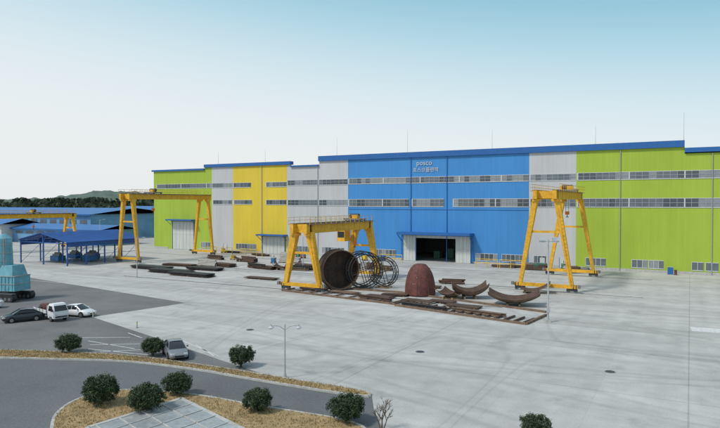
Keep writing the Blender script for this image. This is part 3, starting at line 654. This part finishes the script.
# ------------------------------------------------------------ cars
def wheel(b,x,y,r=.32,w=.22):
    s=1 if y>0 else -1
    b.cyl((x,y-w/2,r),(x,y+w/2,r),r,"tire",n=18); b.cyl((x,y+s*w*.4,r),(x,y+s*(w/2+.012),r),r*.62,"hub",n=12)
    for k in range(5):
        a=k*1.257; b.beam((x,y+s*(w/2+.014),r),(x+r*.55*math.cos(a),y+s*(w/2+.014),r+r*.55*math.sin(a)),.05,.02,"steel_gray")
def car(paint,kind="sedan"):
    b=MB()
    st=[(-2.25,.62,.42,.72),(-2.2,.74,.30,.86),(-2.0,.84,.24,.95),(-1.4,.89,.22,.97),(-.4,.90,.22,.93),(.7,.90,.22,.92),(1.2,.89,.22,.90),(1.75,.84,.24,.80),(2.1,.74,.28,.66),(2.22,.62,.38,.56)]
    if kind=="hatch": st=[(x*.9,w_,a,z+.06) for x,w_,a,z in st]
    secs=[]
    for x,w_,z0,z1 in st:
        m=(z0+z1)/2
        secs.append([(x,-w_*.93,z0),(x,-w_,z0+.1),(x,-w_,m+.05),(x,-w_*.95,z1-.05),(x,-w_*.82,z1),(x,w_*.82,z1),(x,w_*.95,z1-.05),(x,w_,m+.05),(x,w_,z0+.1),(x,w_*.93,z0)])
    b.loft(secs,paint,True)
    if kind=="sedan": gs=[(-1.75,.76,.95,.97),(-1.05,.74,.93,1.38),(-.3,.73,.93,1.45),(.3,.73,.92,1.42),(1.15,.76,.90,.92)]
    else: gs=[(-1.95,.74,.98,1.02),(-1.65,.72,.98,1.46),(-.6,.73,.98,1.54),(.25,.73,.98,1.5),(1.1,.76,.95,.98)]
    gsec=[]
    for x,w_,z0,z1 in gs:
        ti=.16*min(1,(z1-z0)/.5)
        gsec.append([(x,-w_-.05,z0-.06),(x,-w_+ti,z1-.04),(x,-w_+ti+.1,z1),(x,w_-ti-.1,z1),(x,w_-ti,z1-.04),(x,w_+.05,z0-.06)])
    b.grid(gsec,"car_glass",True,True)
    r0=gs[1:4]; b.grid([[(x,-w_+.15,z1+.004),(x,-.3,z1+.03),(x,.3,z1+.03),(x,w_-.15,z1+.004)] for x,w_,z0,z1 in r0],paint)
    for s in (-1,1):
        for i in range(4):
            x,w_,z0,z1=gs[i]; x2,w2,_,z2=gs[i+1]; t1=.16*min(1,(z1-z0)/.5); t2=.16*min(1,(z2-gs[i+1][2])/.5)
            b.beam((x,s*(w_-t1+.01),z1-.02),(x2,s*(w2-t2+.01),z2-.02),.06,.06,paint)
        x,w_,z0,z1=gs[2]; b.beam((x,s*(w_+.03),z0),(x,s*(w_-.15),z1-.03),.08,.04,paint,up=(1,0,0))
        b.beam((.75,s*.88,.98),(.75,s*1.02,1.02),.1,.16,paint)
        L=st[-1][0]
        b.box((L-.1,s*.55,.62),(.16,.32,.14),"lamp_clear"); b.box((-L+.06,s*.6,.76),(.12,.28,.16),"lamp_red")
        for wx in (-1.35,1.35):
            wx*=.95; b.cyl((wx,s*.80,.33),(wx,s*.905,.33),.385,"tire",n=20); wheel(b,wx,s*.82)
    b.box((st[-1][0]-.02,0,.45),(.06,.8,.14),"steel_black"); b.box((-st[-1][0]+.0,0,.62),(.06,.5,.12),"frame_white"); b.box((0,0,.25),(3.4,1.5,.14),"steel_black")
    return b
def vdir(dx,dy):
    r=Vector((math.cos(YAW),math.sin(YAW))); f=Vector((-math.sin(YAW),math.cos(YAW))); v=r*dx+f*dy; return math.atan2(v.y,v.x)
p=G(23,321); car("car_dark").build("parked_car",loc=(p.x,p.y,.008),rz=vdir(-1,-.75))
p=G(78,316); car("car_white").build("parked_car",loc=(p.x,p.y,.008),rz=vdir(1,-.35))
p=G(172,357); car("car_silver","sedan").build("parked_car",loc=(p.x,p.y+.4,.008),rz=vdir(.5,-1))
p=G(-5,310); car("car_white").build("parked_car",loc=(p.x-2.5,p.y,.008),rz=vdir(-1,-.3))
b=MB()
b.box((-.2,0,.55),(4.7,.7,.18),"steel_black")
secs=[]
for z,xb,xf,wy in ((.38,1.05,2.45,.80),(.75,1.02,2.5,.84),(1.12,1.02,2.46,.84),(1.75,1.08,2.12,.76),(1.93,1.18,1.98,.70)):
    secs.append([(xb,-wy,z),(xf-.12,-wy,z),(xf,-wy*.85,z),(xf,wy*.85,z),(xf-.12,wy,z),(xb,wy,z)])
b.loft(secs,"car_white")
b.add([(2.465,-.68,1.18),(2.465,.68,1.18),(2.15,.64,1.74),(2.15,-.64,1.74)],[(0,1,2,3)],"car_glass")
for s in (-1,1):
    v=[(1.2,s*.848,1.16),(2.25,s*.848,1.16),(2.0,s*.775,1.7),(1.25,s*.775,1.7)]; b.add(v,[(0,1,2,3),(3,2,1,0)],"car_glass")
    b.box((2.48,s*.6,.72),(.08,.3,.2),"lamp_clear"); b.beam((2.3,s*.84,1.3),(2.4,s*1.05,1.3),.08,.26,"steel_black")
    wheel(b,1.7,s*.72,.33,.2); wheel(b,-1.5,s*.70,.30,.2); b.box((-.85,s*.84,1.0),(3.3,.05,.38),"car_white"); b.box((-2.55,s*.7,.7),(.06,.2,.12),"lamp_red")
    for k in range(5): b.box((-2.4+k*.8,s*.875,1.0),(.06,.03,.38),"steel_gray")
b.box((-.85,0,.78),(3.35,1.66,.1),"steel_gray"); b.box((-2.5,0,1.0),(.05,1.66,.38),"car_white"); b.box((.82,0,1.25),(.06,1.6,.9),"car_white")
b.box((2.49,0,.55),(.06,1.3,.16),"steel_black")
for k in range(12): b.box((random.uniform(-2,.3),random.uniform(-.5,.5),1.0+random.uniform(-.05,.5)),(random.uniform(.4,1.2),random.uniform(.3,.7),.3),random.choice(["rust","rust_light","red_primer"]),random.random())
p=G(51,319); o=b.build("flatbed_truck",loc=(p.x,p.y,.008),rz=vdir(1,-.8)); o.scale=(1.08,1.08,1.08)
# ------------------------------------------------------------ crawler rig with tall light-blue tank at left edge
b=MB()
for s in (-1,1):
    y=s*1.7; prof=[]
    for k in range(24):
        a=2*math.pi*k/24; cx=2.1 if math.cos(a)>0 else -2.1; prof.append((cx+.55*math.cos(a),.6+.55*math.sin(a)))
    b.loft([[(x,y-.4,z) for x,z in prof],[(x,y+.4,z) for x,z in prof]],"steel_black")
    for k in range(7): b.cyl((-2.1+k*.7,y-.43,.45),(-2.1+k*.7,y+.43,.45),.22,"steel_gray",n=10)
    for k in range(17): b.box((-2.4+k*.3,y,1.17),(.2,.84,.06),"steel_gray"); b.box((-2.4+k*.3,y,.04),(.2,.84,.06),"steel_gray")
b.box((0,0,.95),(2.2,2.8,.5),"steel_black"); b.cyl((0,0,1.1),(0,0,1.45),1.1,"steel_gray",n=20)
def taper(x0,x1,y0,y1,z0,z1,t,m):
    b.loft([[(x0,y0,z0),(x1,y0,z0),(x1,y1,z0),(x0,y1,z0)],[(x0+t,y0+t,z1),(x1-t,y0+t,z1),(x1-t,y1-t,z1),(x0+t,y1-t,z1)]],m)
taper(-3,2.4,-1.5,1.5,1.5,3.6,.05,"teal"); taper(-2.8,2.0,-1.4,1.4,3.6,5.1,.35,"teal")
for z in (2.5,3.6): b.box((-.3,0,z),(5.5,3.08,.09),"pale_steel")
for k in range(9): b.box((-2.8+k*.6,0,2.5),(.07,3.1,2.0),"teal")
b.cyl((-.9,0,4.9),(-.9,0,8.9),1.3,"teal",r1=1.15,n=20); b.cyl((-.9,0,8.9),(-.9,0,9.5),1.15,"teal",r1=.5,n=20)
for z in (5.6,6.8,8.0): b.cyl((-.9,0,z),(-.9,0,z+.08),1.33-(z-5)*.037,"pale_steel",n=20)
for s in (-.2,.2): b.beam((.25,s-.9,4.8),(.1,s-.8,9.2),.05,.05,"pale_steel")
for k in range(13): b.beam((.25-.011*k,-1.1,4.9+k*.33),(.25-.011*k,-.7,4.9+k*.33),.04,.04,"pale_steel")
p=G(2,301); b.build("crawler_tank_rig",loc=(p.x,p.y+1,.008),rz=vdir(1,-.25))
# ------------------------------------------------------------ light
el=math.radians(50); sd=Vector((-.55,-.83,0)).normalized(); sv=Vector((sd.x*math.cos(el),sd.y*math.cos(el),math.sin(el)))
sl=bpy.data.lights.new("sun","SUN"); sl.energy=2.5; sl.angle=math.radians(9); sl.color=(1,.955,.90); so=bpy.data.objects.new("sun",sl); S.collection.objects.link(so); so.rotation_euler=sv.to_track_quat('Z','Y').to_euler()
W=bpy.data.worlds.new("World"); S.world=W; W.use_nodes=True; nt=W.node_tree; L=nt.links; bg=nt.nodes["Background"]; bg.inputs[1].default_value=.105
sky=nd(nt,"ShaderNodeTexSky",sky_type='NISHITA'); sky.sun_disc=False; sky.sun_elevation=el; sky.sun_rotation=math.atan2(sd.x,sd.y); sky.dust_density=2.5; sky.air_density=1.2
tc=nd(nt,"ShaderNodeTexCoord"); dt=nd(nt,"ShaderNodeVectorMath",operation='DOT_PRODUCT'); dt.inputs[1].default_value=(.12*math.cos(YAW),.12*math.sin(YAW),1.0); L.new(tc.outputs["Generated"],dt.inputs[0])
rp=nd(nt,"ShaderNodeValToRGB"); cr=rp.color_ramp; cr.interpolation='B_SPLINE'
stops=[(0.0,(.84,.865,.87)),(.10,(.83,.87,.885)),(.20,(.68,.81,.87)),(.29,(.40,.66,.77)),(.38,(.20,.48,.64)),(.6,(.34,.48,.60)),(1,(.40,.48,.58))]
cr.elements[0].position=0; cr.elements[0].color=(*stops[0][1],1); cr.elements[1].position=1; cr.elements[1].color=(*stops[-1][1],1)
for q,c in stops[1:-1]: e=cr.elements.new(q); e.color=(*c,1)
L.new(dt.outputs["Value"],rp.inputs[0])
sc=nd(nt,"ShaderNodeVectorMath",operation='SCALE'); sc.inputs["Scale"].default_value=10.0; L.new(rp.outputs[0],sc.inputs[0])
mx=nd(nt,"ShaderNodeMix",data_type='RGBA'); mx.inputs[0].default_value=.9; L.new(sky.outputs[0],mx.inputs[6]); L.new(sc.outputs[0],mx.inputs[7]); L.new(mx.outputs[2],bg.inputs[0])
S.view_settings.view_transform='Standard'; S.view_settings.look='None'; S.view_settings.exposure=0
